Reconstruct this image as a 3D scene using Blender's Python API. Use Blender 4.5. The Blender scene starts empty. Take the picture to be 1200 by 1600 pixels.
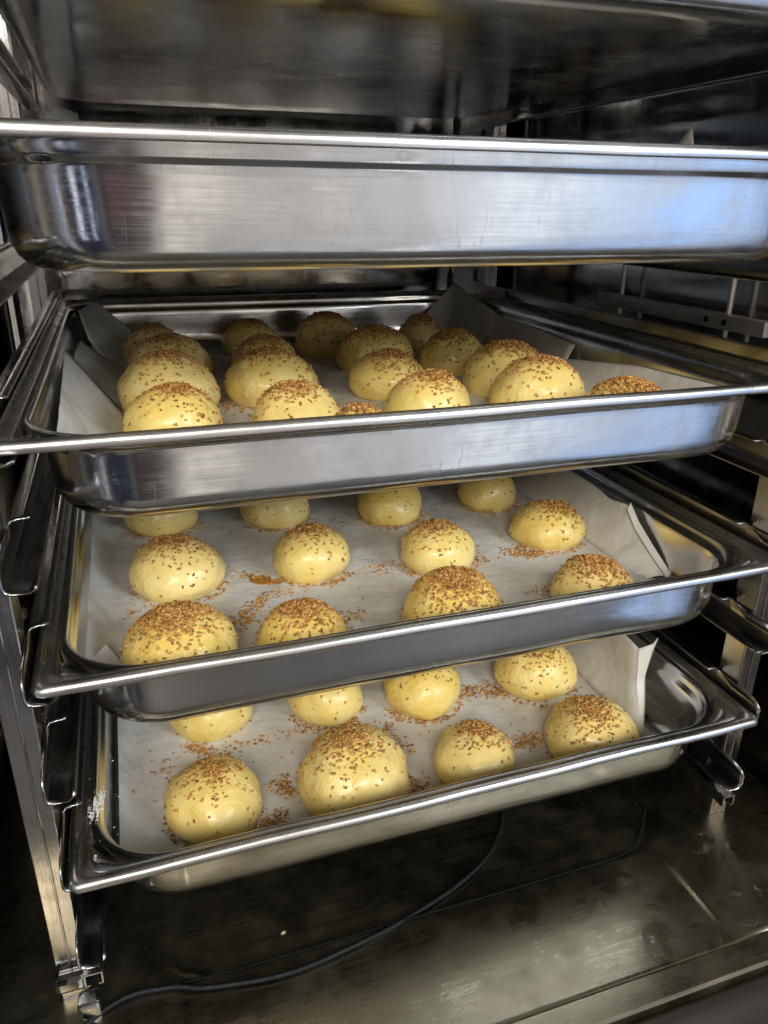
import bpy, math, random
import numpy as np
from mathutils import Vector, noise as mnoise

S = 0.001                      # all dimensions below are millimetres
sc = bpy.context.scene
col = sc.collection

# ------------------------------------------------------------------ camera
yaw, pitch, roll = 0.3301, 0.3892, 0.0107
def cam_axes():
    cy, sy, cp, sp = math.cos(yaw), math.sin(yaw), math.cos(pitch), math.sin(pitch)
    f = Vector((sy*cp, cy*cp, -sp)); r = Vector((cy, -sy, 0)); u = r.cross(f)
    c, s = math.cos(roll), math.sin(roll)
    return c*r + s*u, -s*r + c*u, f
cr_, cu_, cf_ = cam_axes()
cd = bpy.data.cameras.new('camera'); cam = bpy.data.objects.new('camera', cd); col.objects.link(cam)
from mathutils import Matrix
m = Matrix((cr_, cu_, -cf_)).transposed().to_4x4()
m.translation = Vector((-193.95, -393.73, 110.81))*S
cam.matrix_world = m
cd.sensor_fit = 'VERTICAL'; cd.sensor_height = 24; cd.sensor_width = 18
cd.lens = 24*1177.6/1600
cd.clip_start = 0.01; cd.clip_end = 60
sc.camera = cam

# ------------------------------------------------------------------ world: colour patches standing in for the kitchen the steel mirrors
w = bpy.data.worlds.new('World'); sc.world = w; w.use_nodes = True
nt = w.node_tree; nt.nodes.clear()
def wn(t, **k):
    n = nt.nodes.new(t)
    for a, b in k.items(): setattr(n, a, b)
    return n
def wl(a, b): nt.links.new(a, b)
def wmath(op, a, b=None):
    n = wn('ShaderNodeMath', operation=op)
    for i, v in enumerate((a, b)):
        if v is None: continue
        if isinstance(v, (int, float)): n.inputs[i].default_value = v
        else: wl(v, n.inputs[i])
    return n.outputs[0]
tc = wn('ShaderNodeTexCoord'); sx = wn('ShaderNodeSeparateXYZ'); wl(tc.outputs['Generated'], sx.inputs[0])
AZ = wmath('MULTIPLY', wmath('ARCTAN2', sx.outputs[0], wmath('MULTIPLY', sx.outputs[1], -1.0)), 57.2958)
EL = wmath('MULTIPLY', wmath('ARCSINE', sx.outputs[2]), 57.2958)
def ramp(v, a, b):
    n = wn('ShaderNodeMapRange', interpolation_type='SMOOTHSTEP'); wl(v, n.inputs[0])
    n.inputs[1].default_value = a; n.inputs[2].default_value = b
    return n.outputs[0]
def window(v, a, b, s):
    return wmath('MULTIPLY', ramp(v, a-s, a+s), wmath('SUBTRACT', 1.0, ramp(v, b-s, b+s)))
def patch(az0, az1, el0, el1, s=2.0, se=None):
    return wmath('MULTIPLY', window(AZ, az0, az1, s), window(EL, el0, el1, se or s))
cur = None
def mixc(fac, colr):
    global cur
    n = wn('ShaderNodeMix', data_type='RGBA')
    if isinstance(fac, (int, float)): n.inputs[0].default_value = fac
    else: wl(fac, n.inputs[0])
    if cur is not None: wl(cur, n.inputs[6])
    n.inputs[7].default_value = (*colr, 1)
    cur = n.outputs[2]
mixc(1.0, (0.15, 0.15, 0.155))                                   # far wall of the kitchen
mixc(ramp(EL, -12, -42), (0.13, 0.125, 0.12))                       # kitchen floor
mixc(ramp(EL, 35, 60), (0.30, 0.28, 0.25))                          # ceiling
mixc(window(AZ, -100, -14, 6), (0.028, 0.032, 0.05))                 # dark appliances
mixc(patch(-92, -68, -30, 50, 3), (0.85, 0.78, 0.66))
mixc(patch(-60, -47, -30, 30, 2), (0.70, 0.62, 0.50))  # beige patch, then a red one, added to put stripes in wall reflections
mixc(patch(-53, -50, -6, 14, 1), (0.80, 0.10, 0.06))
mixc(patch(-38, -33, -25, 35, 1.2), (0.8, 0.85, 1.0))               # bright streak added for the rounded tray corners to reflect
mixc(patch(-24, -21, -25, 35, 1.2), (0.55, 0.6, 0.8))
mixc(patch(3, 22, -50, 20, 2.5, 6), (0.92, 0.86, 0.77))             # pale wall
mixc(patch(15, 21, -50, 20, 2.5, 6), (0.62, 0.62, 0.66))
mixc(patch(25, 34, -50, 22, 2.5, 6), (1.45, 1.55, 1.65))            # window
mixc(patch(36, 47, -48, 20, 2.5, 6), (0.58, 0.92, 1.6))
mixc(patch(29, 30.2, -50, 22, .5, 3), (0.35, 0.38, 0.45))  # this and the next dim bars and shapes are added to vary reflections
mixc(patch(24, 47, 6, 7.6, .8, .5), (0.40, 0.44, 0.52))
mixc(patch(9, 13, -40, -7, 1, 2), (0.22, 0.20, 0.19))
mixc(patch(5, 20, -16, -14, 1, 1), (0.45, 0.42, 0.40))
mixc(patch(37, 42, -45, -12, 1, 2), (0.5, 0.62, 0.85))
mixc(patch(48, 62, -40, 18, 3, 6), (0.50, 0.52, 0.60))
mixc(patch(62, 74, -40, 26, 3, 6), (0.16, 0.15, 0.15))
mixc(patch(74, 84, -35, 20, 3, 6), (0.62, 0.54, 0.44))
mixc(patch(-11, 1, -50, 18, 2.0, 5), (0.060, 0.045, 0.045))          # the person at the oven
mixc(patch(-6, 2.5, -8, 10, 1.5, 5), (0.13, 0.08, 0.075))
mixc(ramp(sx.outputs[1], -0.05, 0.15), (0.004, 0.005, 0.008))        # the unlit side of the room
bg = wn('ShaderNodeBackground'); fade = wn('ShaderNodeMix', data_type='RGBA', blend_type='MULTIPLY'); fade.inputs[0].default_value = 1.0
fv = wn('ShaderNodeMapRange', interpolation_type='SMOOTHSTEP'); wl(EL, fv.inputs[0])
fv.inputs[1].default_value = -50; fv.inputs[2].default_value = -4; fv.inputs[3].default_value = .80; fv.inputs[4].default_value = 1.0
wl(cur, fade.inputs[6]); wl(fv.outputs[0], fade.inputs[7])
wl(fade.outputs[2], bg.inputs[0]); bg.inputs[1].default_value = 1.25
wo = wn('ShaderNodeOutputWorld'); wl(bg.outputs[0], wo.inputs[0])

# ------------------------------------------------------------------ lamps: window light and the ceiling light of the kitchen
def area(name, loc, target, sx_, sy_, power, color):
    l = bpy.data.lights.new(name, 'AREA'); l.shape = 'RECTANGLE'; l.size = sx_; l.size_y = sy_
    l.energy = power; l.color = color
    o = bpy.data.objects.new(name, l); col.objects.link(o)
    o.location = loc
    o.rotation_euler = (Vector(target) - Vector(loc)).to_track_quat('-Z', 'Y').to_euler()
    return o
area('window_light', (1.0, -1.7, .78), (0, 0.15, -0.15), 0.8, 0.8, 34, (0.84, 0.92, 1.0))
area('ceiling_light', (-0.6, -1.7, .92), (0, 0.15, -0.15), 0.9, 0.5, 34, (1.0, 0.93, 0.82))

sc.view_settings.view_transform = 'Standard'; sc.view_settings.look = 'None'
sc.view_settings.exposure = 0; sc.view_settings.gamma = 1
sc.cycles.use_denoising = True
sc.cycles.max_bounces = 10; sc.cycles.glossy_bounces = 7; sc.cycles.diffuse_bounces = 4
sc.cycles.transmission_bounces = 4
sc.cycles.sample_clamp_indirect = 4.0
sc.cycles.caustics_refractive = False

# ------------------------------------------------------------------ materials
class Mat:
    def __init__(s, name):
        s.m = bpy.data.materials.new(name); s.m.use_nodes = True
        s.nt = s.m.node_tree; s.p = s.nt.nodes['Principled BSDF']
    def n(s, t, **k):
        n = s.nt.nodes.new(t)
        for a, b in k.items(): setattr(n, a, b)
        return n
    def l(s, a, b): s.nt.links.new(a, b)
    def set(s, **k):
        for a, b in k.items():
            i = s.p.inputs[a.replace('_', ' ')]
            i.default_value = (*b, 1) if isinstance(b, tuple) and len(b) == 3 and i.type == 'RGBA' else b
    def noise(s, scale, detail=3, rough=.55, stretch=None, rot=None, coord='Object', dist=0.0):
        tc = s.n('ShaderNodeTexCoord'); mp = s.n('ShaderNodeMapping'); s.l(tc.outputs[coord], mp.inputs[0])
        if stretch: mp.inputs['Scale'].default_value = stretch
        if rot: mp.inputs['Rotation'].default_value = rot
        t = s.n('ShaderNodeTexNoise'); s.l(mp.outputs[0], t.inputs['Vector'])
        t.inputs['Scale'].default_value = scale; t.inputs['Detail'].default_value = detail
        t.inputs['Roughness'].default_value = rough; t.inputs['Distortion'].default_value = dist
        return t.outputs['Fac']
    def map(s, v, a, b, c, d):
        n = s.n('ShaderNodeMapRange'); s.l(v, n.inputs[0])
        for i, x in enumerate((a, b, c, d)): n.inputs[i+1].default_value = x
        return n.outputs[0]
    def math(s, op, a, b):
        n = s.n('ShaderNodeMath', operation=op)
        for i, v in enumerate((a, b)):
            if isinstance(v, (int, float)): n.inputs[i].default_value = v
            else: s.l(v, n.inputs[i])
        return n.outputs[0]
    def mix(s, f, a, b):
        n = s.n('ShaderNodeMix', data_type='RGBA')
        if isinstance(f, (int, float)): n.inputs[0].default_value = f
        else: s.l(f, n.inputs[0])
        for i, v in ((6, a), (7, b)):
            if isinstance(v, tuple): n.inputs[i].default_value = (*v, 1)
            else: s.l(v, n.inputs[i])
        return n.outputs[2]
    def bump(s, h, strength, dist=.001, prev=None):
        b = s.n('ShaderNodeBump'); s.l(h, b.inputs['Height']); b.inputs['Strength'].default_value = strength
        b.inputs['Distance'].default_value = dist
        if prev is not None: s.l(prev, b.inputs['Normal'])
        return b.outputs[0]

def steel(name, base, r0, r1, brush='X', scratch=0.5, aniso=0.0, stain=(0.30, 0.25, 0.19), stain_amt=.35, seed=0.0, lumps=.12, cloud=.36):
    M = Mat(name); M.set(Metallic=1.0)
    st = {'X': (1.2, 60, 60), 'Y': (60, 1.2, 60), 'Z': (60, 60, 1.2)}[brush]
    br = M.noise(14, 3, .6, stretch=st)
    big = M.noise(9 + seed, 4, .6, dist=.6)
    blot = M.noise(34 + seed, 3, .6)
    # hair-thin scratches in two directions
    s1 = M.noise(620, 1, .5, stretch=(1, 1, .045), rot=(0, .22, .15))
    s2 = M.noise(560, 1, .5, stretch=(.05, 1, 1), rot=(.2, -.45, .3))
    s3 = M.noise(700, 1, .5, stretch=(1, .06, .05), rot=(.1, -.75, .1))
    scr = M.math('MAXIMUM', M.math('MAXIMUM', M.map(s1, .69, .73, 0, 1), M.map(s2, .69, .73, 0, 1)), M.map(s3, .70, .74, 0, 1))
    scr = M.math('MULTIPLY', scr, M.map(M.noise(24 + seed, 2, .5), .44, .62, 0, 1))
    rg = M.map(big, .35, .7, r0, r1)
    rg = M.math('ADD', rg, M.map(br, .3, .7, -.04, .05))
    rg = M.math('ADD', rg, M.math('MULTIPLY', scr, .12*scratch))
    rg = M.math('ADD', rg, M.map(blot, .42, .80, 0, .13))
    M.l(rg, M.p.inputs['Roughness'])
    c = M.mix(M.math('MULTIPLY', M.map(blot, .48, .78, 0, 1), stain_amt), base, stain)
    c = M.mix(M.math('MULTIPLY', M.map(br, .3, .7, 0, 1), .16), c, tuple(x*.72 for x in base))
    c = M.mix(M.math('MULTIPLY', scr, .32*scratch), c, (.34, .32, .30))
    M.l(c, M.p.inputs['Base Color'])
    cl = M.noise(17 + seed, 4, .6, dist=.6)
    c = M.mix(M.map(cl, .42, .74, 0, cloud), c, tuple(x*.62 for x in base))
    M.l(c, M.p.inputs['Base Color'])
    if aniso:
        M.set(Anisotropic=aniso)
        tg = M.n('ShaderNodeTangent', direction_type='RADIAL', axis='Z'); M.l(tg.outputs[0], M.p.inputs['Tangent'])
    b = M.bump(big, lumps, .004)
    b = M.bump(br, .10, .0004, b)
    b = M.bump(scr, .05*scratch, .0003, b)
    M.l(b, M.p.inputs['Normal'])
    return M.m

TRAY = steel('tray_steel', (.63, .625, .62), .07, .21, 'X', .8, .5, stain_amt=.16, lumps=.09)
RIM = steel('rim_steel', (.64, .62, .595), .20, .33, 'X', .5, 0, stain_amt=.15, lumps=.05)
RAIL = steel('rail_steel', (.37, .365, .365), .10, .22, 'Y', .5, 0, stain_amt=.5)
POST = steel('post_steel', (.40, .395, .40), .15, .30, 'Z', .5, 0, stain=(.30, .22, .14), stain_amt=.6)
BAR = steel('bar_steel', (.78, .76, .73), .42, .55, 'Y', .5, 0, stain_amt=.2)
WALL = steel('panel_steel', (.52, .51, .49), .03, .12, 'Z', .3, 0, stain_amt=.35, lumps=.08)
FLOOR = steel('floor_steel', (.36, .32, .225), .22, .34, 'X', .7, 0, stain=(.17, .13, .075), stain_amt=.22, lumps=.04, cloud=.12)

M = Mat('dough'); M.set(Roughness=.42)
n1 = M.noise(28, 3, .5); n2 = M.noise(160, 3, .6)
oi = M.n('ShaderNodeObjectInfo')
c = M.mix(M.map(n1, .35, .68, 0, 1), (.79, .56, .11), (.84, .66, .23))
c = M.mix(M.math('MULTIPLY', M.map(n2, .56, .72, 0, 1), .30), c, (.66, .44, .13))
c = M.mix(M.math('MULTIPLY', oi.outputs['Random'], .4), c, (.86, .73, .38))
M.l(c, M.p.inputs['Base Color'])
M.set(Subsurface_Weight=.12); M.p.inputs['Subsurface Radius'].default_value = (.9, .55, .18)
M.p.inputs['Subsurface Scale'].default_value = .006
M.set(Coat_Weight=.3, Coat_Roughness=.18)
M.l(M.map(M.noise(55, 4, .6), .35, .65, .20, .60), M.p.inputs['Roughness'])
nb = M.noise(330, 3, .6); nw = M.noise(75, 3, .6, dist=1.2)
M.l(M.bump(nb, .15, .0008, M.bump(nw, .55, .0026, M.bump(n1, .6, .003))), M.p.inputs['Normal'])
DOUGH = M.m

M = Mat('toasted_sesame'); g = M.n('ShaderNodeNewGeometry')
rp = M.n('ShaderNodeValToRGB'); M.l(g.outputs['Random Per Island'], rp.inputs[0])
e = rp.color_ramp.elements
e[0].position = 0; e[0].color = (.13, .050, .012, 1)
e[1].position = 1; e[1].color = (.74, .45, .155, 1)
for ps, cc in ((.12, (.30, .135, .032)), (.5, (.48, .225, .050)), (.8, (.60, .32, .085))):
    k = e.new(ps); k.color = (*cc, 1)
M.l(rp.outputs[0], M.p.inputs['Base Color']); M.set(Roughness=.42)
SEED = M.m

M = Mat('baking_parchment'); M.set(Roughness=.55)
n1 = M.noise(20, 4, .6); n2 = M.noise(400, 2, .5); n3 = M.noise(11, 3, .6, dist=1.0)
c = M.mix(M.map(n1, .35, .7, 0, 1), (.82, .80, .75), (.70, .675, .61))
c = M.mix(M.math('MULTIPLY', M.map(n3, .60, .72, 0, 1), .45), c, (.44, .40, .33))     # grease-soaked spots
M.l(c, M.p.inputs['Base Color'])
M.l(M.bump(n2, .08, .0005, M.bump(n1, .8, .005)), M.p.inputs['Normal'])
tr = M.n('ShaderNodeBsdfTranslucent'); M.l(c, tr.inputs[0])
ms = M.n('ShaderNodeMixShader'); ms.inputs[0].default_value = .18
M.l(M.p.outputs[0], ms.inputs[1]); M.l(tr.outputs[0], ms.inputs[2])
M.l(ms.outputs[0], M.nt.nodes['Material Output'].inputs[0])
PAPER = M.m

M = Mat('egg_glaze'); M.set(Base_Color=(.42, .19, .035), Roughness=.12, Coat_Weight=.6, Alpha=1.0); GLAZE = M.m
M = Mat('black_braid'); 
t = M.n('ShaderNodeTexCoord'); wv = M.n('ShaderNodeTexNoise'); wv.inputs['Scale'].default_value = 700
M.l(t.outputs['Object'], wv.inputs['Vector'])
M.l(M.mix(wv.outputs['Fac'], (.002, .002, .003), (.012, .012, .015)), M.p.inputs['Base Color'])
M.l(M.bump(wv.outputs['Fac'], .5, .001), M.p.inputs['Normal']); M.set(Roughness=.45, Specular_IOR_Level=.22); CABLE = M.m
M = Mat('dark_rubber'); M.set(Base_Color=(.026, .020, .015), Roughness=.5)
M.l(M.bump(M.noise(60, 3), .1, .002), M.p.inputs['Normal']); RUBBER = M.m
M = Mat('water'); tb = M.n('ShaderNodeBsdfTransparent'); tb.inputs[0].default_value = (.985, .985, .98, 1)
gl = M.n('ShaderNodeBsdfGlossy'); gl.inputs['Roughness'].default_value = .03
lw = M.n('ShaderNodeLayerWeight'); lw.inputs[0].default_value = .35; ge = M.n('ShaderNodeNewGeometry')
fc = M.math('MULTIPLY', M.map(M.math('POWER', lw.outputs['Facing'], 2.5), 0, 1, .035, .75), M.math('SUBTRACT', 1.0, ge.outputs['Backfacing']))
ms = M.n('ShaderNodeMixShader'); M.l(fc, ms.inputs[0]); M.l(tb.outputs[0], ms.inputs[1]); M.l(gl.outputs[0], ms.inputs[2])
M.l(ms.outputs[0], M.nt.nodes['Material Output'].inputs[0]); WATER = M.m
M = Mat('flour'); M.set(Base_Color=(.72, .71, .68), Roughness=.8); FLOUR = M.m
M = Mat('shade_black'); M.set(Base_Color=(.008, .008, .008), Roughness=.9, Specular_IOR_Level=.1); SHADE_BLACK = M.m  # near-black standing for shade in holes and along the floor panel edge
M = Mat('raw_crumb'); M.set(Base_Color=(.34, .28, .15), Roughness=.6); CRUMB = M.m

# ------------------------------------------------------------------ helpers
def mesh_obj(name, verts, faces, mat, parent=None, smooth=True, solid=None, bevel=None, off=0.0, scale=S):
    me = bpy.data.meshes.new(name)
    me.from_pydata([tuple(c*scale for c in v) for v in verts], [], faces)
    me.materials.append(mat); me.update()
    if smooth: me.polygons.foreach_set('use_smooth', [True]*len(me.polygons))
    o = bpy.data.objects.new(name, me); col.objects.link(o)
    if parent: o.parent = parent
    if solid:
        md = o.modifiers.new('thick', 'SOLIDIFY'); md.thickness = solid*S; md.offset = off
    if bevel:
        md = o.modifiers.new('bevel', 'BEVEL'); md.width = bevel*S; md.segments = 2; md.limit_method = 'ANGLE'
        md.angle_limit = math.radians(40)
    return o
def empty(name, loc, label, cat, group=None):
    o = bpy.data.objects.new(name, None); col.objects.link(o); o.location = Vector(loc)*S
    o.empty_display_size = .02
    return tag(o, label, cat, group)
def tag(o, label, cat, group=None, kind=None):
    if label: o['label'] = label
    if cat: o['category'] = cat
    if group: o['group'] = group
    if kind: o['kind'] = kind
    return o
def box(x0, x1, y0, y1, z0, z1):
    v = [(x, y, z) for x in (x0, x1) for y in (y0, y1) for z in (z0, z1)]
    f = [(0,1,3,2), (4,6,7,5), (0,4,5,1), (2,3,7,6), (0,2,6,4), (1,5,7,3)]
    return v, f
def boxes(name, bl, mat, parent=None, bevel=.6):
    V, F = [], []
    for b in bl:
        v, f = box(*b); k = len(V); V += v; F += [tuple(i+k for i in q) for q in f]
    return mesh_obj(name, V, F, mat, parent, smooth=False, bevel=bevel)
def tube(name, pts, r, mat, parent=None, n=10, sub=6):
    P = [Vector(p) for p in pts]; C = []
    for i in range(len(P)-1):
        a, b, c, d = P[max(i-1, 0)], P[i], P[i+1], P[min(i+2, len(P)-1)]
        for k in range(sub):
            t = k/sub
            C.append(.5*((2*b) + (c-a)*t + (2*a-5*b+4*c-d)*t*t + (3*b-a-3*c+d)*t**3))
    C.append(P[-1]); V, F = [], []
    for i, p in enumerate(C):
        tg = (C[min(i+1, len(C)-1)] - C[max(i-1, 0)]).normalized()
        up = Vector((0, 0, 1)) if abs(tg.z) < .9 else Vector((1, 0, 0))
        a = tg.cross(up).normalized(); b = a.cross(tg)
        for k in range(n):
            q = 2*math.pi*k/n; V.append(p + a*r*math.cos(q) + b*r*math.sin(q))
    for i in range(len(C)-1):
        for k in range(n):
            F.append((i*n+k, i*n+(k+1) % n, (i+1)*n+(k+1) % n, (i+1)*n+k))
    F += [tuple(range(n))[::-1], tuple((len(C)-1)*n+k for k in range(n))]
    o = mesh_obj(name, V, F, mat, parent)
    o.data.polygons[-1].use_smooth = o.data.polygons[-2].use_smooth = False
    return o

# ------------------------------------------------------------------ dimensions
TW, TD, TH = 530.0, 610.0, 59.3
RIMZ = {'Z': 265.0, 'A': 138.5, 'B': 0.0, 'C': -138.5, 'D': -277.0}
OFFY = {'Z': -27.0, 'A': -14.9, 'B': 0.0, 'C': -6.9, 'D': -14.6}
FZ = -420.0

# ------------------------------------------------------------------ oven chamber
oven = empty('oven', (0, 0, FZ), 'stainless steel oven chamber with brushed floor around the racks of trays', 'oven')
def opart(name, v, f, mat, **k):
    o = mesh_obj(name, [(a, b, c-FZ) for a, b, c in v], f, mat, oven, **k); return o
def oboxes(name, bl, mat, parent=oven, bevel=.6):
    return boxes(name, [(a, b, c, d, e-FZ, f-FZ) for a, b, c, d, e, f in bl], mat, parent, bevel)
def rippled(x0, x1, n, z0, z1, mz, amp, seed):   # a large pressed panel, very slightly wavy
    return [(x0+(x1-x0)*i/n, z0+(z1-z0)*j/mz, amp*mnoise.noise((i*.35+seed, j*.35, seed))) for i in range(n+1) for j in range(mz+1)]
def grid_faces(n, mz):
    return [(i*(mz+1)+j, (i+1)*(mz+1)+j, (i+1)*(mz+1)+j+1, i*(mz+1)+j+1) for i in range(n) for j in range(mz)]
g = rippled(-352, 352, 14, FZ-6, 420, 16, .7, 3.1)
opart('back_panel', [(a, 668+c, b) for a, b, c in g], grid_faces(14, 16), WALL, solid=2)
g = rippled(-128, 668, 16, FZ-6, 420, 16, .9, 7.7)
for sgn in (-1, 1):
    f = grid_faces(16, 16)
    opart('side_panel', [(sgn*350+c, a, b) for a, b, c in g], f, WALL, solid=2)
oboxes('ceiling_panel', [(-352, 352, -128, 670, 420, 423)], WALL)  # out of view, added to block light from above
# vertical seams/air guides on the walls
oboxes('air_guide', [(-325, -318, 655, 663, -395, 400), (-262, -258, 650, 664, -395, 400)], WALL)
oboxes('air_guide', [(268, 276, 655, 663, -395, 400), (318, 322, 650, 664, -395, 400)], WALL)
# floor: front strip, a raised panel with rounded front corners behind it, side strips tilting up
def floor_h(x, y):
    h = 0.0
    ax = abs(x)
    if ax > 205: h += min((ax-205)*.16, 9)
    h += 1.6*math.exp(-((ax-205)/2.2)**2)*min(max((6-y)/20, 0), 1)*min(max((y+72)/12, 0), 1)
    # raised panel: rounded-corner boundary, 5 mm high
    r = 55.0
    dx, dy = ax-(232-r), (12+r)-y
    if dx > 0 and dy > 0 and y < 12+r: d = math.hypot(dx, dy)-r
    else: d = max(ax-232, 12-y)
    t = min(max((3.0-d)/6.0, 0), 1); h -= 4.5*t*t*(3-2*t)
    h += .5*mnoise.noise((x*.012, y*.012, 4.0))
    return h
xs = sorted(set([-350, -320] + [-300+6*i for i in range(101)] + [350, 320] + [q*w_ for q in (-1, 1) for w_ in (201, 202.5, 203.7, 205, 206.3, 207.5, 209)]))
ys = sorted(set([-91+6*i for i in range(31)] + [8, 9, 10, 11, 12, 13, 14, 15, 16] + [100+38*i for i in range(16)]))
V = [(x, y, FZ+floor_h(x, y)-1.0) for x in xs for y in ys]
opart('floor_pan', V, grid_faces(len(xs)-1, len(ys)-1), FLOOR, solid=1.5, off=-1)
edge_shade = [(-330, 11)] + [(-172, 11)] + [(-172+9*i, 11) for i in range(1, 37)] + [(183, 17), (202, 29), (218, 45), (228, 57)]
tube('floor_edge_shade', [(x, y, 5 + floor_h(x, y) + .3 - 5) for x, y in edge_shade], .9, SHADE_BLACK, oven, 6, 2)  # thin dark tube painting the shade line along the panel edge
oboxes('front_sill', [(-352, 352, -114, -92, FZ-14, FZ+6.5)], FLOOR, bevel=2.0)
V, F = [], []
prof = [(-131.5, -14), (-131.5, -2), (-136, 1), (-146, 0), (-152, -6), (-156, -16), (-164, -18), (-172, -14), (-180, -18), (-182, -30)]
for i, x in enumerate((-360, 360)):
    V += [(x, y+17, FZ+z-3) for y, z in prof]
n = len(prof); F = [(k, k+1, n+k+1, n+k) for k in range(n-1)]
opart('door_gasket', V, F, RUBBER, solid=2, off=-1)
oboxes('front_frame', [(-420, 420, -420, -167, FZ-42, FZ-34)], RUBBER, bevel=2)
# guide bar with two holes and two hanger rods on the right-hand wall
gb = oboxes('guide_bar', [(322, 334, 120, 368, 7, 20)], BAR)
oboxes('bar_hole', [(320.9, 322.2, 165, 170, 11, 16)], SHADE_BLACK, gb, bevel=1.5)
oboxes('bar_hole', [(320.9, 322.2, 188, 193, 11, 16)], SHADE_BLACK, gb, bevel=1.5)
oboxes('bar_end', [(325, 331, 367.9, 368.6, 10, 17)], SHADE_BLACK, gb, bevel=1.5)
for y in (179, 344):
    t = tube('hanger_rod', [(336, y, -20-FZ), (336, y, 75-FZ)], 2.6, BAR, oven)

# ------------------------------------------------------------------ racks
def rail_mesh(sgn, rz):
    ys = [-8, -4, 0, 8, 25, 42, 46, 120, 240, 360, 480, 590]
    V, F = [], []
    for y in ys:
        top = 3.5 if y <= -8 else (7.5 if y <= -4 else 10)
        prof = [(252, -8.6), (256, -9.2), (264, -9.2), (267.2, -8.2), (268.4, -5), (268.4, 1), (268.4, top),
                (266.5, top+2.2), (262, top+3.2), (256.5, top+3.2)]
        if y == -8: prof[0] = (256, -9.2)
        V += [(sgn*x, y, rz+z) for x, z in prof]
    n = 10
    for i in range(len(ys)-1):
        for k in range(n-1):
            if k >= 6 and ys[i] < 42: continue
            q = (i*n+k, i*n+k+1, (i+1)*n+k+1, (i+1)*n+k); F.append(q)
    used = sorted({i for f in F for i in f}); mp = {u: i for i, u in enumerate(used)}
    return [V[u] for u in used], [tuple(mp[i] for i in f) for f in F]
levels = [277-69.25*i for i in range(10)]
for sgn, side in ((-1, 'left'), (1, 'right')):
    R = empty('tray_rack', (sgn*276, 0, FZ+4), f'ladder of steel runners carrying the trays along the {side}-hand oven wall', 'oven rack')
    ox, oz = sgn*276, FZ+4
    def rp_(name, v, f, mat, **k): return mesh_obj(name, [(a-ox, b, c-oz) for a, b, c in v], f, mat, R, **k)
    def rb_(name, bl, mat, parent=R, bevel=.5): return boxes(name, [(a-ox, b-ox, c, d, e-oz, f-oz) for a, b, c, d, e, f in bl], mat, parent, bevel)
    v, f = rail_mesh(sgn, 0)
    proto = mesh_obj('rail', v, f, RAIL, R, solid=1.1)
    proto.data.set_sharp_from_angle(angle=math.radians(24))
    for i, z in enumerate(levels):
        o = proto if i == 0 else proto.copy()
        if i: col.objects.link(o); o.parent = R
        o.location = Vector((-ox, 0, z-oz))*S
    def xr(a, b): return (min(sgn*a, sgn*b), max(sgn*a, sgn*b))
    for y0 in (20, 556):
        bl = [(*xr(270.2, 288), y0, y0+2, FZ+8, 400), (*xr(270.2, 272), y0+2, y0+24, FZ+8, 400), (*xr(286.2, 288), y0+2, y0+24, FZ+8, 400),
              (*xr(278, 279.4), y0-1.2, y0, FZ+30, 390)]
        rb_('post', bl, POST)
        ft = rb_('foot', [(*xr(267, 291), y0-3, y0+27, FZ+2.5, FZ+8)], POST, bevel=1.5)
    rb_('base_bar', [(*xr(256, 268), -4, 600, -367.2, -366), (*xr(256, 257.2), -4, 600, -377, -367.2), (*xr(266.8, 268), -4, 600, -377, -367.2),
                     (*xr(257.2, 259.5), -4, 600, -377, -375.8), (*xr(264.5, 266.8), -4, 600, -377, -375.8)], POST, bevel=.3)
    rb_('base_bracket', [(*xr(268.2, 270), 18, 46, -384, -362)], POST)
    if sgn < 0:
        cl = rb_('corner_clip', [(-290, -268, 10, 19.6, -397, -381)], RAIL, bevel=4)
        rb_('clip_slot', [(-288, -281, 9.2, 10.2, -386, -382.5)], SHADE_BLACK, cl, bevel=.4)
        rb_('leg_pin', [(-276, -261, -3, 11, FZ+1, -396)], POST, bevel=3)

# ------------------------------------------------------------------ trays
def ring(ins, rad, z, nc=12, ne=14):
    hx, hy = TW/2-ins, TD/2-ins; P = []
    cs = [(hx-rad, hy-rad, 0), (-(hx-rad), hy-rad, 90), (-(hx-rad), -(hy-rad), 180), (hx-rad, -(hy-rad), 270)]
    for ci, (cx, cy, a0) in enumerate(cs):
        for k in range(nc+1):
            a = math.radians(a0+90*k/nc); P.append((cx+rad*math.cos(a), cy+rad*math.sin(a), z))
        nx, ny, na = cs[(ci+1) % 4]
        a = math.radians(na); q = (nx+rad*math.cos(a), ny+rad*math.sin(a)); p0 = P[-1]
        for k in range(1, ne):
            t = k/ne; P.append((p0[0]+(q[0]-p0[0])*t, p0[1]+(q[1]-p0[1])*t, z))
    return P
def lathe(rings, seed, amp, cap=False):
    n = len(rings[0]); V, F = [], []
    for r in rings: V += r
    for i in range(len(rings)-1):
        for k in range(n): F.append((i*n+k, (i+1)*n+k, (i+1)*n+(k+1) % n, i*n+(k+1) % n))
    if cap:   # shrink to a coarse floor
        last = rings[-1]
        for s_ in (.8, .6, .4, .2):
            k0 = len(V); V += [(x*s_, y*s_, z) for x, y, z in last]
            for k in range(n): F.append((k0-n+k, k0+k, k0+(k+1) % n, k0-n+(k+1) % n))
        V.append((0, 0, last[0][2])); k0 = len(V)-1-n
        for k in range(n): F.append((k0+k, len(V)-1, k0+(k+1) % n))
    if amp:   # dents from years of use
        V = [(x+amp*mnoise.noise((x*.014, z*.02, seed)), y+1.3*amp*mnoise.noise((x*.012, z*.018, seed+9)), z+.5*amp*mnoise.noise((x*.01, y*.01, seed+4))) for x, y, z in V]
    return V, F
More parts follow.
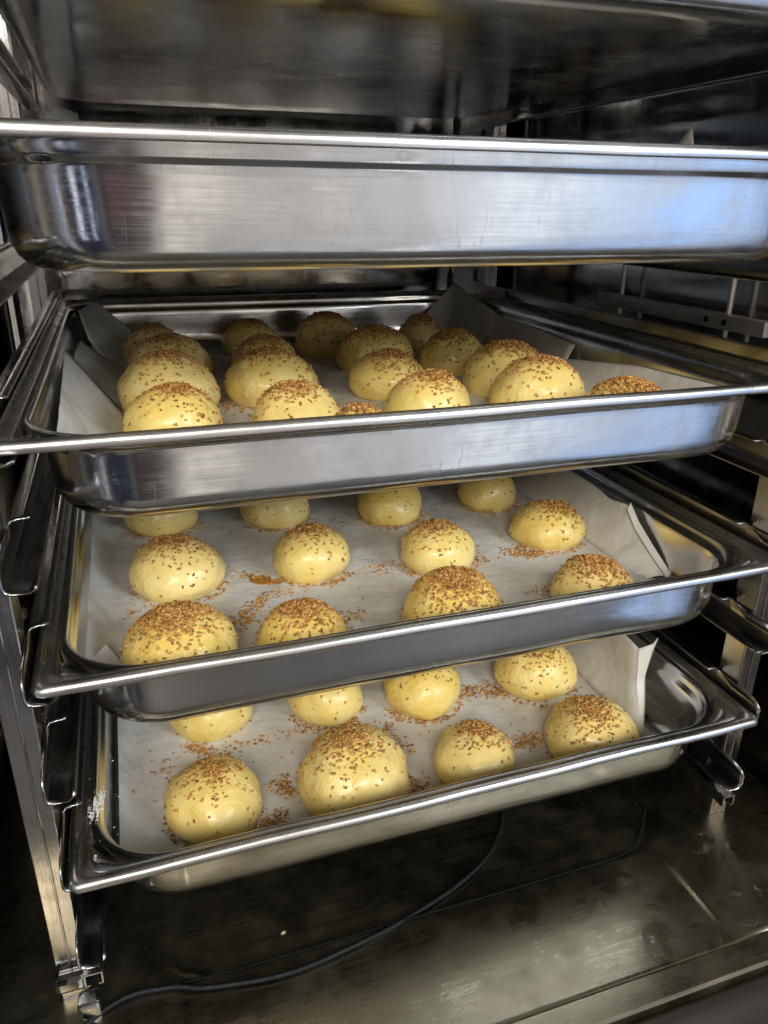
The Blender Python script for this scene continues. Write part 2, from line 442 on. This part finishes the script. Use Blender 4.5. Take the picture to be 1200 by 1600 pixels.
rim_rings = [ring(0.8, 6, -6.4), ring(0.1, 6.5, -5.4), ring(0, 7, -3), ring(.9, 7, -1.0), ring(2.6, 7, 0), ring(5.2, 7, 0.1), ring(7.6, 8, -.9), ring(9.2, 9, -2.4), ring(10.2, 11, -2.9)]
H = -TH
bas_rings = [ring(10.2, 11, -2.9), ring(13.0, 52, -3.0), ring(14.6, 52, -3.7), ring(15.6, 52, -5.6), ring(15.9, 52, -7.5), ring(16.3, 52, -10.2), ring(16.9, 52, -11.6), ring(18.9, 51, -13.4),
             ring(19.6, 51, -15.2), ring(20.0, 51, -19), ring(21.0, 51, -33), ring(21.7, 50, H+17), ring(22.6, 50, H+11.5), ring(24.8, 49, H+6.5), ring(28.4, 47, H+2.8), ring(33, 44, H+.8), ring(39, 40, H)]
labels = {'Z': 'topmost deep steel oven tray, seen from below above all the others',
          'A': 'scratched deep steel tray hiding its contents, bright window light on its front',
          'B': 'deep steel tray packed closest with buns, under the eye-level tray',
          'C': 'deep steel tray with a dented front wall, directly above the lowest tray',
          'D': 'lowest deep steel tray, flour smeared on its corner flange'}
TG = 'deep steel oven trays on the runners'
for ti, t in enumerate('ZABCD'):
    cy = OFFY[t]+TD/2
    T = empty('oven_tray', (0, cy, RIMZ[t]-TH), labels[t], 'tray', TG)
    if t == 'A': T.location.z -= 1.2*S; T.scale.z = 1.08       # this pan is a little deeper
    V, F = lathe(bas_rings, ti*3.7+1, .9, True)
    if t == 'C':      # the dent on the front wall
        V = [(x, y+5*math.exp(-((x-148)/9)**2-((z+24)/9)**2) if y < -200 else y, z) for x, y, z in V]
    mesh_obj('basin', [(x, y, z+TH) for x, y, z in V], F, TRAY, T, solid=.9, off=1)
    V, F = lathe(rim_rings, ti*3.7+1, .9)
    mesh_obj('rim', [(x, y, z+TH) for x, y, z in V], F, RIM, T, solid=.9, off=1)

# ------------------------------------------------------------------ parchment
def lin(a, b, t): return tuple(a[i]+(b[i]-a[i])*t for i in range(3))
def paper_mesh(t, x0, x1, y0, y1, flaps, seed):
    fz = RIMZ[t]-TH+1.3; V, F = [], []
    n, mm = 60, 70; cy = OFFY[t]+TD/2
    for i in range(n+1):
        for j in range(mm+1):
            x = x0+(x1-x0)*i/n; y = y0+(y1-y0)*j/mm
            dx, dy = abs(x)-(TW/2-39-40), abs(y-cy)-(TD/2-39-40)
            d = math.hypot(max(dx, 0), max(dy, 0))-40
            if d > 17 and dx > 0 and dy > 0:      # corners fold in along the rounded corner of the tray
                k = 57/(d+40); x = math.copysign(TW/2-79+dx*k, x); y = cy+math.copysign(TD/2-79+dy*k, y-cy); d = 17
            e = max(d, 0)
            z = fz + .012*e*e + (1.5*max(d-8, 0))
            z += 1.1*abs(mnoise.noise((x*.011, y*.016, seed)))+.5*abs(mnoise.noise((x*.05, y*.035, seed+3)))
            V.append((x, y, z + 2.0*(1-abs(mnoise.noise((x*.022+seed, y*.009, seed*2)))*6 if abs(mnoise.noise((x*.022+seed, y*.009, seed*2))) < .166 else 0)))
    F += grid_faces(n, mm)
    for fl in flaps:        # fl: rows of points, each row a polyline from one end of the flap to the other
        k0 = len(V); nu, nv = 16, 12; R_, Cn = len(fl), len(fl[0])
        for a in range(nv+1):
            for b in range(nu+1):
                fa, fb = a/nv*(R_-1), b/nu*(Cn-1)
                ia, ib = min(int(fa), R_-2), min(int(fb), Cn-2)
                p = lin(lin(fl[ia][ib], fl[ia][ib+1], fb-ib), lin(fl[ia+1][ib], fl[ia+1][ib+1], fb-ib), fa-ia)
                d = 1.3*mnoise.noise((p[0]*.03, p[1]*.03, p[2]*.03+seed))
                V.append((p[0]-abs(d)*(1 if p[0] > 0 else -1), p[1], p[2]))
        F += [tuple(k0+i for i in q) for q in grid_faces(nv, nu)]
    return V, F
PG = 'parchment sheets lining the trays'
def paper(t, x0, x1, y0, y1, flaps, seed, label):
    V, F = paper_mesh(t, x0, x1, y0, y1, flaps, seed)
    z0 = RIMZ[t]-TH
    o = mesh_obj('parchment_sheet', [(a, b, c-z0) for a, b, c in V], F, PAPER, None, solid=.25)
    o.location = Vector((0, 0, z0))*S
    return tag(o, label, 'baking paper', PG)
zb = -TH+1.5
paper('B', -232, 232, 24, 575, [
    # front flap against the left wall, a torn diagonal edge
    [[(-240, 60, -24), (-241, 180, -14), (-242, 290, -4)], [(-228, 60, zb+4), (-226, 180, zb+12), (-222, 284, -32)], [(-205, 60, zb), (-203, 180, zb), (-201, 272, zb)]],
    # middle flap
    [[(-239, 270, -25), (-240, 380, -22), (-238, 455, -24)], [(-226, 265, -44), (-224, 380, -40), (-222, 460, -40)], [(-204, 262, zb), (-200, 380, zb), (-198, 470, zb)]],
    # tall back-corner flap leaning across the corner
    [[(-238, 500, 0), (-222, 572, 2), (-186, 577, -34)], [(-232, 498, -30), (-205, 555, -28), (-182, 570, -46)], [(-214, 490, zb), (-190, 545, zb), (-178, 560, zb)]],
    # right wall, tall back tip
    [[(196, 578, -27), (236, 578, 13), (241, 455, -13)], [(196, 574, -42), (230, 570, -22), (234, 452, -36)], [(196, 565, zb), (220, 560, zb), (222, 450, zb)]],
    [[(240, 462, -14), (243, 380, -16), (243, 281, -22)], [(234, 462, -36), (236, 380, -36), (237, 283, -36)], [(218, 460, zb), (220, 380, zb), (222, 285, zb)]],
    [[(240, 296, -38), (242, 175, -23), (241, 60, -18)], [(233, 296, -46), (234, 175, -40), (232, 60, -38)], [(216, 296, zb), (216, 175, zb), (214, 60, zb)]],
], 1.3, 'crumpled white parchment with torn flaps up the sides of the packed tray')
zc = RIMZ['C']-TH+1.5
paper('C', -245, 228, 20, 580, [
    [[(240, 88, zc+4), (237, 139, -163), (237, 152, -149), (238, 185, -155), (239, 210, -151), (240, 420, -150)],
     [(232, 94, zc+3), (232, 141, -176), (232, 156, -170), (232, 186, -172), (232, 212, -170), (232, 420, -170)],
     [(216, 96, zc+.5), (216, 141, zc+1), (216, 158, zc+1), (216, 188, zc+1), (216, 215, zc+1), (216, 420, zc+1)]],
    [[(241, 90, zc+6), (240, 141, -161), (239, 155, -147)], [(234, 86, zc+4), (233, 135, -166), (232, 149, -151)]],
    # a small torn corner standing by the front rim
    [[(-243, 96, zc+9), (-231, 106, zc+15), (-222, 92, zc+5)], [(-240, 76, zc+5), (-231, 78, zc+3), (-220, 74, zc+1)]],
], 5.1, 'white parchment with spilled sesame and amber glaze lining the dented tray')
zd = RIMZ['D']-TH+1.5
paper('D', -239, 222, 16, 560, [
    [[(222, 92, -266), (226, 170, -262), (230, 300, -266), (232, 420, -270)], [(219, 84, -300), (222, 170, -300), (226, 300, -300), (228, 420, -300)], [(208, 52, zd+1), (208, 170, zd+1), (210, 300, zd+1), (210, 420, zd+1)]],
    [[(221.5, 92, -266), (232, 86, -259), (240, 90, -256)], [(218.5, 84, -300), (228, 86, -298), (238, 97, -300)], [(208, 52, zd+1), (209, 53, zd+1.2), (211, 54, zd+1.5)]],
], 8.9, 'white parchment lining the lowest tray, one bright folded corner standing up')
za = RIMZ['A']-TH+1.5
paper('A', -235, 235, 20, 560, [
    [[(226, 120, 140), (232, 138, 167), (230, 158, 146)], [(224, 120, za+30), (226, 138, za+30), (226, 158, za+30)], [(212, 118, za+1), (212, 138, za+1), (212, 160, za+1)]],
    [[(-240, 440, 165), (-232, 452, 192), (-212, 470, 187)], [(-236, 440, za+30), (-228, 452, za+40), (-214, 470, za+40)], [(-212, 440, za+1), (-206, 452, za+1), (-200, 470, za+1)]],
], 12.2, 'parchment tips poking above the rim of the eye-level tray')

# ------------------------------------------------------------------ buns
def seed_proto():
    V = [(-1, 0, 0)]; F = []
    st = ((-.62, .60), (.0, 1.0), (.62, .72))
    for x, r in st:
        for k in range(6):
            a = k*math.pi/3; V.append((x, r*math.cos(a), r*math.sin(a)))
    V.append((1, 0, 0)); e = len(V)-1
    for k in range(6):
        F.append((0, 1+(k+1) % 6, 1+k)); F.append((e, 13+k, 13+(k+1) % 6))
    Q = []
    for i in range(2):
        for k in range(6): Q.append((1+6*i+k, 1+6*i+(k+1) % 6, 7+6*i+(k+1) % 6, 7+6*i+k))
    return np.array(V), F, Q
SV, ST, SQ = seed_proto()
def seeds_mesh(name, placements, parent=None):
    """placements: (point, normal, spin, length) in mm"""
    V = np.zeros((len(placements)*len(SV), 3)); F = []
    for i, (p, nrm, spin, ln) in enumerate(placements):
        n_ = np.array(nrm)/np.linalg.norm(nrm)
        a = np.cross(n_, (0.31, .2, .93) if abs(n_[2]) < .9 else (1, .1, 0)); a /= np.linalg.norm(a); b = np.cross(n_, a)
        d = a*math.cos(spin)+b*math.sin(spin); e_ = np.cross(n_, d)
        k = i*len(SV)
        V[k:k+len(SV)] = np.array(p) + n_*ln*.16 + np.outer(SV[:, 0]*ln*.5, d) + np.outer(SV[:, 1]*ln*.29, e_) + np.outer(SV[:, 2]*ln*.20, n_)
        F += [tuple(k+j for j in q) for q in ST] + [tuple(k+j for j in q) for q in SQ]
    return mesh_obj(name, V.tolist(), F, SEED, parent)

class Bun:
    def __init__(s, R, H, rnd):
        s.R, s.H = R, H
        s.ph = [rnd.uniform(0, 6.28) for _ in range(5)]; s.am = [rnd.uniform(.4, 1) for _ in range(5)]
        s.sq = rnd.uniform(.84, .95); s.tilt = (rnd.uniform(-2.5, 2.5), rnd.uniform(-2.5, 2.5)); s.sd = rnd.uniform(0, 50)
        s.fold = rnd.random() < .45; s.fa = rnd.uniform(3.6, 6.0)
    def pt(s, u, a):
        """u 0 (foot) .. 1 (crown), a azimuth"""
        R, H = s.R, s.H
        if u < .25:
            q = u/.25; r = R*(.87+.13*math.sin(q*math.pi/2)); z = .27*H*q
        else:
            q = (u-.25)/.75*math.pi/2; r = R*max(math.cos(q), 0)**s.sq; z = H*(.27+.73*math.sin(q))
        k = 1+.022*s.am[0]*math.sin(2*a+s.ph[0])+.016*s.am[1]*math.sin(3*a+s.ph[1])+.008*s.am[2]*math.sin(5*a+s.ph[2])
        if s.fold:
            da = (a-s.fa+math.pi) % (2*math.pi)-math.pi
            k -= .035*math.exp(-(da/.10)**2)*(1-u)
        x, y = r*k*math.cos(a), r*k*math.sin(a)
        w_ = mnoise.noise((x*.045, y*.045, z*.045+s.sd)); w2 = mnoise.noise((x*.085, y*.085, z*.10+s.sd)); w3 = mnoise.noise((x*.2, y*.2, z*.2+s.sd))
        f = 1+.07*w_+.028*w2+.008*w3
        return np.array((x*f+s.tilt[0]*z/H, y*f+s.tilt[1]*z/H, z*(1+.03*w_)))
    def nrm(s, u, a):
        e = .01
        du = s.pt(min(u+e, .999), a)-s.pt(max(u-e, 0), a); da = s.pt(u, a+e)-s.pt(u, a-e)
        n_ = np.cross(da, du); l_ = np.linalg.norm(n_)
        return n_/l_ if l_ > 1e-9 else np.array((0, 0, 1.0))
    def mesh(s):
        nu, na = 22, 44; V, F = [], []
        for i in range(nu):
            for k in range(na): V.append(tuple(s.pt(i/nu, 2*math.pi*k/na)))
        V.append(tuple(s.pt(1, 0))); top = len(V)-1; V.append((0, 0, .3)); bot = len(V)-1
        for i in range(nu-1):
            for k in range(na): F.append((i*na+k, i*na+(k+1) % na, (i+1)*na+(k+1) % na, (i+1)*na+k))
        for k in range(na):
            F.append(((nu-1)*na+k, (nu-1)*na+(k+1) % na, top)); F.append((bot, (k+1) % na, k))
        return V, F
def make_bun(idx, t, x, y, R, H, dense, label, group, lean=(0, 0)):
    rnd = random.Random(1000+idx*17)
    z0 = RIMZ[t]-TH+2.0
    b = Bun(R, H, rnd); v, f = b.mesh()
    e = empty('sesame_bun', (x, y, z0), label, 'bun', group)
    mesh_obj('dough', v, f, DOUGH, e)
    P = []
    n = int((4.0 if t == 'B' else 3.0)*dense*(R/38)**2)
    for i in range(n):                                   # the crown is thick with seeds
        rr = abs(rnd.gauss(0, (.38 if t == 'B' else .34)+min(dense, 450)/3600)); aa = rnd.uniform(0, 6.283)
        px, py = rr*math.cos(aa)+lean[0], rr*math.sin(aa)+lean[1]
        rho = min(math.hypot(px, py), .985); u = .25+.75*math.acos(rho**(1/b.sq))/(math.pi/2)
        a = math.atan2(py, px)
        P.append((b.pt(u, a)+b.nrm(u, a)*rnd.choice((-.15, 0, .4, .9, 1.5))*(1 if rr < .42 else .15), b.nrm(u, a)+np.array([rnd.uniform(-.35, .35) for _ in range(3)]), rnd.uniform(0, 6.28), rnd.choice((2.2, 2.6, 2.9, 3.1, 3.3, 3.7))))
    for i in range(int((120 if t == 'B' else 80)*(R/38)**2)):                    # stragglers down the sides
        u = .22+.78*rnd.random()**.9; a = rnd.uniform(0, 6.283)
        if mnoise.noise((math.cos(a)*1.6+b.sd, math.sin(a)*1.6, u*3)) < -.12: continue
        P.append((b.pt(u, a), b.nrm(u, a), rnd.uniform(0, 6.28), rnd.uniform(2.4, 3.5)))
    for i in range(int(rnd.uniform(18, 46))):             # a few stuck around the foot
        a = rnd.uniform(0, 6.283)
        if math.sin(a*2+b.ph[3]) < -.1: continue
        q = b.pt(0.02, a); P.append((q*np.array((1.03, 1.03, 0))+np.array((0, 0, .5)), (rnd.uniform(-.3, .3), rnd.uniform(-.3, .3), 1), rnd.uniform(0, 6.28), rnd.uniform(2.5, 3.4)))
    so = seeds_mesh('sesame_topping', P, e); so['kind'] = 'stuff'
    return e
BT = {'A': 'eye-level tray', 'B': 'packed upper tray', 'C': 'middle dented tray', 'D': 'lowest tray'}
GRP = {'A': 'buns in the eye-level tray', 'B': 'buns in the packed tray', 'C': 'buns in the middle tray', 'D': 'buns in the lowest tray'}
BUNS = [
 # tray, x, y, R, H, seeds, label
 ('D', -168.2, 81.9, 37.9, 40.9, 130, 'glossy sesame bun nearest the flour smear in the lowest tray'),
 ('D', -59.3, 70.0, 44.5, 52.9, 170, 'largest sesame bun of the lowest tray, lumpy-sided, in the row by its front rim'),
 ('D', 45.1, 62.0, 35.3, 40.0, 150, 'sesame bun in the lowest tray, between the lumpy bun and the folded paper corner bun'),
 ('D', 154.4, 55.0, 40.8, 46.7, 190, 'sesame bun against the bright folded paper corner of the lowest tray'),
 ('D', -158.1, 199.6, 37.4, 45.6, 90, 'half hidden bun behind the glossy bun in the lowest tray, few seeds showing'),
 ('D', -51.3, 186.8, 35.7, 43.6, 130, 'half hidden bun behind the large lumpy bun in the lowest tray'),
 ('D', 39.6, 171.2, 38.0, 46.4, 120, 'half hidden bun of the lowest tray, a seed heap on its far right side'),
 ('D', 158.6, 162.2, 41.0, 46.1, 120, 'back row bun of the lowest tray nearest its standing paper flap'),
 ('C', -182.7, 74.2, 40.1, 49.0, 430, 'bun most thickly covered in sesame, beside the torn paper corner of the middle tray'),
 ('C', -95.6, 69.3, 33.5, 40.8, 400, 'seed-capped bun at the end of the spilled seed trail, by the middle tray front rim'),
 ('C', 21.1, 67.2, 39.7, 48.4, 420, 'tall seed-capped bun halfway along the front rim of the middle tray'),
 ('C', 146.4, 66.6, 34.4, 41.9, 400, 'seed-capped bun behind the dent in the middle tray front'),
 ('C', -173.0, 209.6, 39.6, 41.5, 170, 'pale whitish bun with dusty seeds, widest in the second row of the middle tray'),
 ('C', -57.7, 205.3, 34.6, 39.7, 170, 'bun standing in the amber glaze puddle in the middle tray'),
 ('C', 55.2, 182.0, 34.3, 37.7, 170, 'second row bun behind the tall seed-capped bun in the middle tray'),
 ('C', 178.5, 200.1, 35.7, 37.8, 170, 'second row bun of the middle tray nearest the parchment edge on the right'),
 ('C', -177.9, 349.3, 36.0, 44.0, 60, 'palest bun peeking out under the packed tray, behind the whitish dusty bun'),
 ('C', -64.6, 331.2, 35.0, 42.7, 60, 'bun peeking out under the packed tray, behind the glaze puddle bun'),
 ('C', 50.6, 304.0, 35.2, 42.9, 90, 'third row bun of the middle tray, third from the left under the packed tray'),
 ('C', 165.6, 306.2, 33.0, 40.2, 90, 'rightmost third row bun of the middle tray, cut off by the packed tray'),
 ('B', -166.2, 170.1, 35.2, 42.9, 150, 'yellow bun nearest the front left paper flap in the packed tray'),
 ('B', -77.4, 152.9, 34.5, 42.1, 190, 'low yellow bun at the packed tray rim, second from the left paper flap'),
 ('B', 33.7, 164.0, 34.8, 42.4, 150, 'yellow bun at the middle of the packed tray rim, right of the lone seed tip'),
 ('B', 134.2, 163.7, 40.3, 49.2, 150, 'big smooth bun at the packed tray rim with seeds only along its crown'),
 ('B', -162.3, 264.9, 40.6, 49.6, 150, 'broad pale bun directly behind the front left bun of the packed tray'),
 ('B', -71.4, 279.7, 40.9, 45.4, 170, 'tall bun with seeds down its front, second column of the packed tray'),
 ('B', 36.9, 275.1, 36.4, 40.0, 170, 'bun behind the middle rim bun of the packed tray, third column'),
 ('B', 145.8, 250.7, 39.0, 47.5, 260, 'seed-heavy bun tucked behind the big smooth bun in the packed tray'),
 ('B', -155.8, 372.9, 41.6, 46.7, 60, 'nearly seedless wide bun in the third row of the packed tray, left column'),
 ('B', -60.7, 373.5, 34.3, 41.9, 250, 'brown seed-topped bun mostly hidden behind the tall bun of the packed tray'),
 ('B', 62.5, 387.6, 42.1, 44.6, 190, 'wide bun in the third row of the packed tray, third column'),
 ('B', 134.9, 350.2, 34.3, 44.1, 190, 'third row bun of the packed tray nearest the standing paper flap on the right'),
 ('B', -165.8, 480.2, 32.0, 42.1, 150, 'shaded bun in the back left corner of the packed tray'),
 ('B', -53.8, 511.6, 34.5, 39.2, 170, 'shaded back row bun of the packed tray, second from the left'),
 ('B', 34.5, 489.7, 37.4, 47.4, 200, 'roundest shaded back row bun standing clear before the rear wall of the packed tray'),
 ('B', 143.1, 466.2, 28.7, 43.4, 200, 'narrow brown back row bun by the tall paper tip in the packed tray'),
 ('B', -54.5, 68.0, 26.0, 44.5, 300, 'bun with only its seedy tip above the packed tray rim, between two yellow buns'),
 ('B', 160.5, 78.0, 36.0, 46.5, 420, 'bun with only its brown seedy crown above the packed tray rim on the right'),
 ('A', -150, 510, 38, 46, 60, None), ('A', -40, 520, 40, 46, 60, None), ('A', 70, 510, 38, 46, 60, None), ('A', 170, 500, 38, 46, 60, None),
 ('A', -20, 410, 38, 46, 60, None), ('A', 95, 400, 38, 46, 60, None),
]
for i, (t, x, y, R, Hh, dn, lb) in enumerate(BUNS):
    rnd = random.Random(i)
    make_bun(i, t, x, y, R, Hh, dn, lb or 'sesame bun in the eye-level tray, hidden behind the tray front', GRP[t], (rnd.uniform(-.14, .14), rnd.uniform(-.16, .08)))

# ------------------------------------------------------------------ loose sesame on the papers
def loose(t, trails, label, seed):
    rnd = random.Random(seed); P = []; z0 = RIMZ[t]-TH
    for pts, cnt, spread in trails:
        seg = [(pts[i], pts[i+1]) for i in range(len(pts)-1)] or [(pts[0], pts[0])]
        for k in range(cnt):
            a, b = seg[rnd.randrange(len(seg))]; q = rnd.random()
            x = a[0]+(b[0]-a[0])*q+rnd.gauss(0, spread); y = a[1]+(b[1]-a[1])*q+rnd.gauss(0, spread)
            if any(tt == t and math.hypot(x-bx, y-by) < R_*.93 for tt, bx, by, R_, *_ in BUNS): continue
            z = 2.0+rnd.choice((0, 0, .6, 1.1))+.6*abs(mnoise.noise((x*.011, y*.016, 2.0)))
            P.append(((x, y, z), (rnd.uniform(-.3, .3), rnd.uniform(-.3, .3), 1), rnd.uniform(0, 6.28), rnd.uniform(2.5, 3.5)))
    o = seeds_mesh('loose_sesame', P); o.location = (0, 0, z0*S)
    tag(o, label, 'sesame seeds', 'loose seeds on the parchment', 'stuff')
def ringpts(x, y, r, a0, a1, n=7): return [(x+r*math.cos(math.radians(a0+(a1-a0)*i/n)), y+r*math.sin(math.radians(a0+(a1-a0)*i/n))) for i in range(n+1)]
loose('C', [([(-139, 122), (-116, 157), (-86, 170)], 230, 4.5), ([(-136, 126), (-122, 142)], 70, 6), ([(-122, 214), (-94, 190), (-43, 172)], 150, 3.5),
            (ringpts(-57.7, 205.3, 36, 200, 330), 110, 2), ([(-6, 190), (5, 184)], 45, 6), ([(128, 184), (147, 169), (175, 170)], 190, 4),
            (ringpts(178.5, 200.1, 36, 190, 320), 110, 2), ([(89, 167), (100, 185)], 50, 5), ([(-59, 106), (-40, 116)], 60, 5), ([(-208, 186), (-214, 160)], 14, 6),
            ([(104, 98), (130, 102)], 40, 6), (ringpts(-173, 209.6, 40, 180, 350), 110, 2), (ringpts(55.2, 182, 35, 170, 350), 90, 2),
            (ringpts(50.6, 304, 36, 180, 360), 90, 2.5), (ringpts(165.6, 306, 34, 180, 360), 110, 3), (ringpts(-177.9, 349, 37, 190, 350), 60, 2.5), (ringpts(-64.6, 331, 36, 190, 350), 60, 2.5),
            ([(-120, 330), (-10, 300), (110, 300)], 110, 12), ([(-200, 130), (180, 220)], 60, 45), ([(-130, 80), (-60, 110)], 60, 10)],
      'spilled toasted sesame in trails over the parchment of the middle dented tray', 31)
loose('D', [([(-183, 171), (-163, 152), (-100, 158), (-28, 159)], 260, 4), ([(-2, 151), (-10, 120), (4, 106)], 80, 4), ([(-3, 66), (-24, 47)], 90, 6), ([(80, 166), (124, 157)], 220, 6),
            ([(90, 79), (123, 81)], 160, 6), ([(-117, 100), (-105, 81)], 110, 5), ([(-146, 46), (-119, 63)], 190, 5), ([(-203, 160), (-199, 130)], 26, 6), (ringpts(-168, 82, 38, 170, 350), 90, 2),
            (ringpts(154, 55, 41, 150, 260), 50, 2), (ringpts(39.6, 171, 39, 190, 350), 120, 2), (ringpts(-51, 187, 36, 190, 350), 110, 2), (ringpts(158.6, 162, 42, 180, 330), 90, 2.5),
            ([(-210, 80), (150, 130)], 90, 32)],
      'spilled toasted sesame in trails over the parchment of the lowest tray', 32)
loose('B', [([(-219, 265), (-198, 235)], 60, 6), ([(-118, 314), (-109, 250)], 110, 8), ([(-100, 240), (100, 250)], 120, 16), ([(-120, 400), (100, 330)], 70, 20), (ringpts(-162, 265, 42, 150, 250), 80, 3)],
      'few spilled sesame seeds between the buns of the packed tray', 33)

# ------------------------------------------------------------------ small things
def blob(name, pts_r, cx, cy, z, h, mat, n=40, base=None):
    """a low rounded puddle: pts_r(angle) is its outline radius"""
    V, F = [], []; L = 10
    for i in range(L):
        t = i/L
        for k in range(n):
            a = 2*math.pi*k/n; r = pts_r(a)*(1-t)
            V.append((r*math.cos(a), r*math.sin(a), h*(1-(1-t)**2.0)+(base(cx+r*math.cos(a), cy+r*math.sin(a)) if base else 0)))
    V.append((0, 0, h+(base(cx, cy) if base else 0)))
    for i in range(L-1):
        for k in range(n): F.append((i*n+k, i*n+(k+1) % n, (i+1)*n+(k+1) % n, (i+1)*n+k))
    for k in range(n): F.append(((L-1)*n+k, (L-1)*n+(k+1) % n, len(V)-1))
    F.append(tuple(range(n))[::-1])
    o = mesh_obj(name, V, F, mat); o.location = Vector((cx, cy, z))*S
    return o
def pud(a): return 22*(1+.35*math.cos(2*(a-2.75)))*(1+.16*math.sin(3*a+1)+.1*math.sin(5*a))
g = blob('egg_glaze_puddle', lambda a: 11*(1+.75*math.cos(2*(a-2.72)))*(1+.16*math.sin(3*a+1)), -96, 190, RIMZ['C']-TH+2.6, .7, GLAZE)
tag(g, 'amber egg glaze puddle beside a bun in the middle tray', 'egg glaze')
drops = [(937, 124, -24, 7, 1.0, 'small round water drop on the oven floor, nearest its middle'), (1020, 163, -42, 5.5, .8, 'small water drop between the round drop and the largest drop'),
         (1025, 147, -69, 15, 1.5, 'largest pear-shaped water drop on the oven floor near the sill'), (1110, 187, -77, 12, 1.4, 'flat water drop close against the front sill'),
         (1095, 244, -3, 11, 1.2, 'long water drop below the rack foot'), (1180, 268, -40, 26, .9, 'wide shallow water film in the oven floor corner'),
         (1195, 254, -69, 13, 1.3, 'water drop at the corner end of the front sill'), (1160, 225, -75, 8, 1.2, 'small water drop beside the crease near the sill'),
         (1150, 234, -50, 6, 1.0, 'tiny water drop inside the floor crease'), (1090, 252, 12, 8, 1.1, 'small water drop touching the rack foot'), (1010, 155, -8, 9, .5, 'faint dried drop mark beyond the small drop')]
for i, (_, x, y, r, h, lb) in enumerate(drops):
    rnd = random.Random(70+i); p1, p2, st, an = rnd.uniform(0, 6), rnd.uniform(0, 6), rnd.uniform(.05, .22), rnd.uniform(0, 3)
    if i in (2, 4): st = .34
    o = blob('water_drop', lambda a: r*(1+st*math.cos(2*(a-an)))*(1+.09*math.sin(3*a+p1)+.03*math.sin(5*a+p2)), x, y, FZ-1+.1, h*1.25, WATER, base=floor_h)
    tag(o, lb, 'water drop', 'water drops on the oven floor')
cz = FZ+2.6
o = tube('probe_cable', [(x, y, FZ-1+floor_h(x, y)+3.2) for x, y, _ in [(-330, -50, cz), (-260, 1, cz), (-219, 9, cz), (-188, 1, cz), (-133, -6, cz), (-80, 0, cz), (-28, 14, cz), (30, 34, cz-3), (72, 62, cz-3), (100, 110, cz-3), (112, 220, cz+5), (120, 330, cz+5)]], 1.9, CABLE, None, 12, 10)
tag(o, 'black braided probe cable curving across the oven floor', 'cable')
rnd = random.Random(5); V, F = [], []
for i in range(352):
    q = rnd.random()
    if i < 330:
        u_, v_ = rnd.gauss(0, 1), rnd.gauss(0, 1)
        s_ = rnd.random()*6                # smeared by a finger
        x = -252.5 + s_*1.3 + u_*1.3 + v_*.8; y = 50+s_*2.4 + v_*(3+4*rnd.random()) + 5*math.sin(x*1.7)
    else:
        x, y = rnd.uniform(-256, -232), rnd.uniform(10, 110)
    if x < -254.5: x = -254.5+rnd.random()
    ex = min(max((abs(x)-(TW/2-10.2))/3, 0), 1)
    r_ = rnd.choice((.25, .3, .4, .6, .8)); k = len(V); z = -2.75
    V += [(x-r_, y-r_, z), (x+r_, y-r_*.6, z), (x+r_*.8, y+r_, z), (x-r_*.7, y+r_*.8, z), (x, y, z+r_*.5)]
    F += [(k, k+1, k+4), (k+1, k+2, k+4), (k+2, k+3, k+4), (k+3, k, k+4), (k+3, k+2, k+1, k)]
o = mesh_obj('flour_smear', V, F, FLOUR); o.location = (0, 0, RIMZ['D']*S)
tag(o, 'white flour smear and specks on the corner flange of the lowest tray', 'flour', None, 'stuff')
for x, y, r, lb in ((-128, 34, 1.8, 'pale dough crumb by the edge line of the oven floor behind the cable'),):
    o = blob('dough_crumb', lambda a: r*(1+.3*math.sin(2*a+1)), x, y, FZ-.8+floor_h(x, y), 1.6, CRUMB, 12); tag(o, lb, 'crumb')
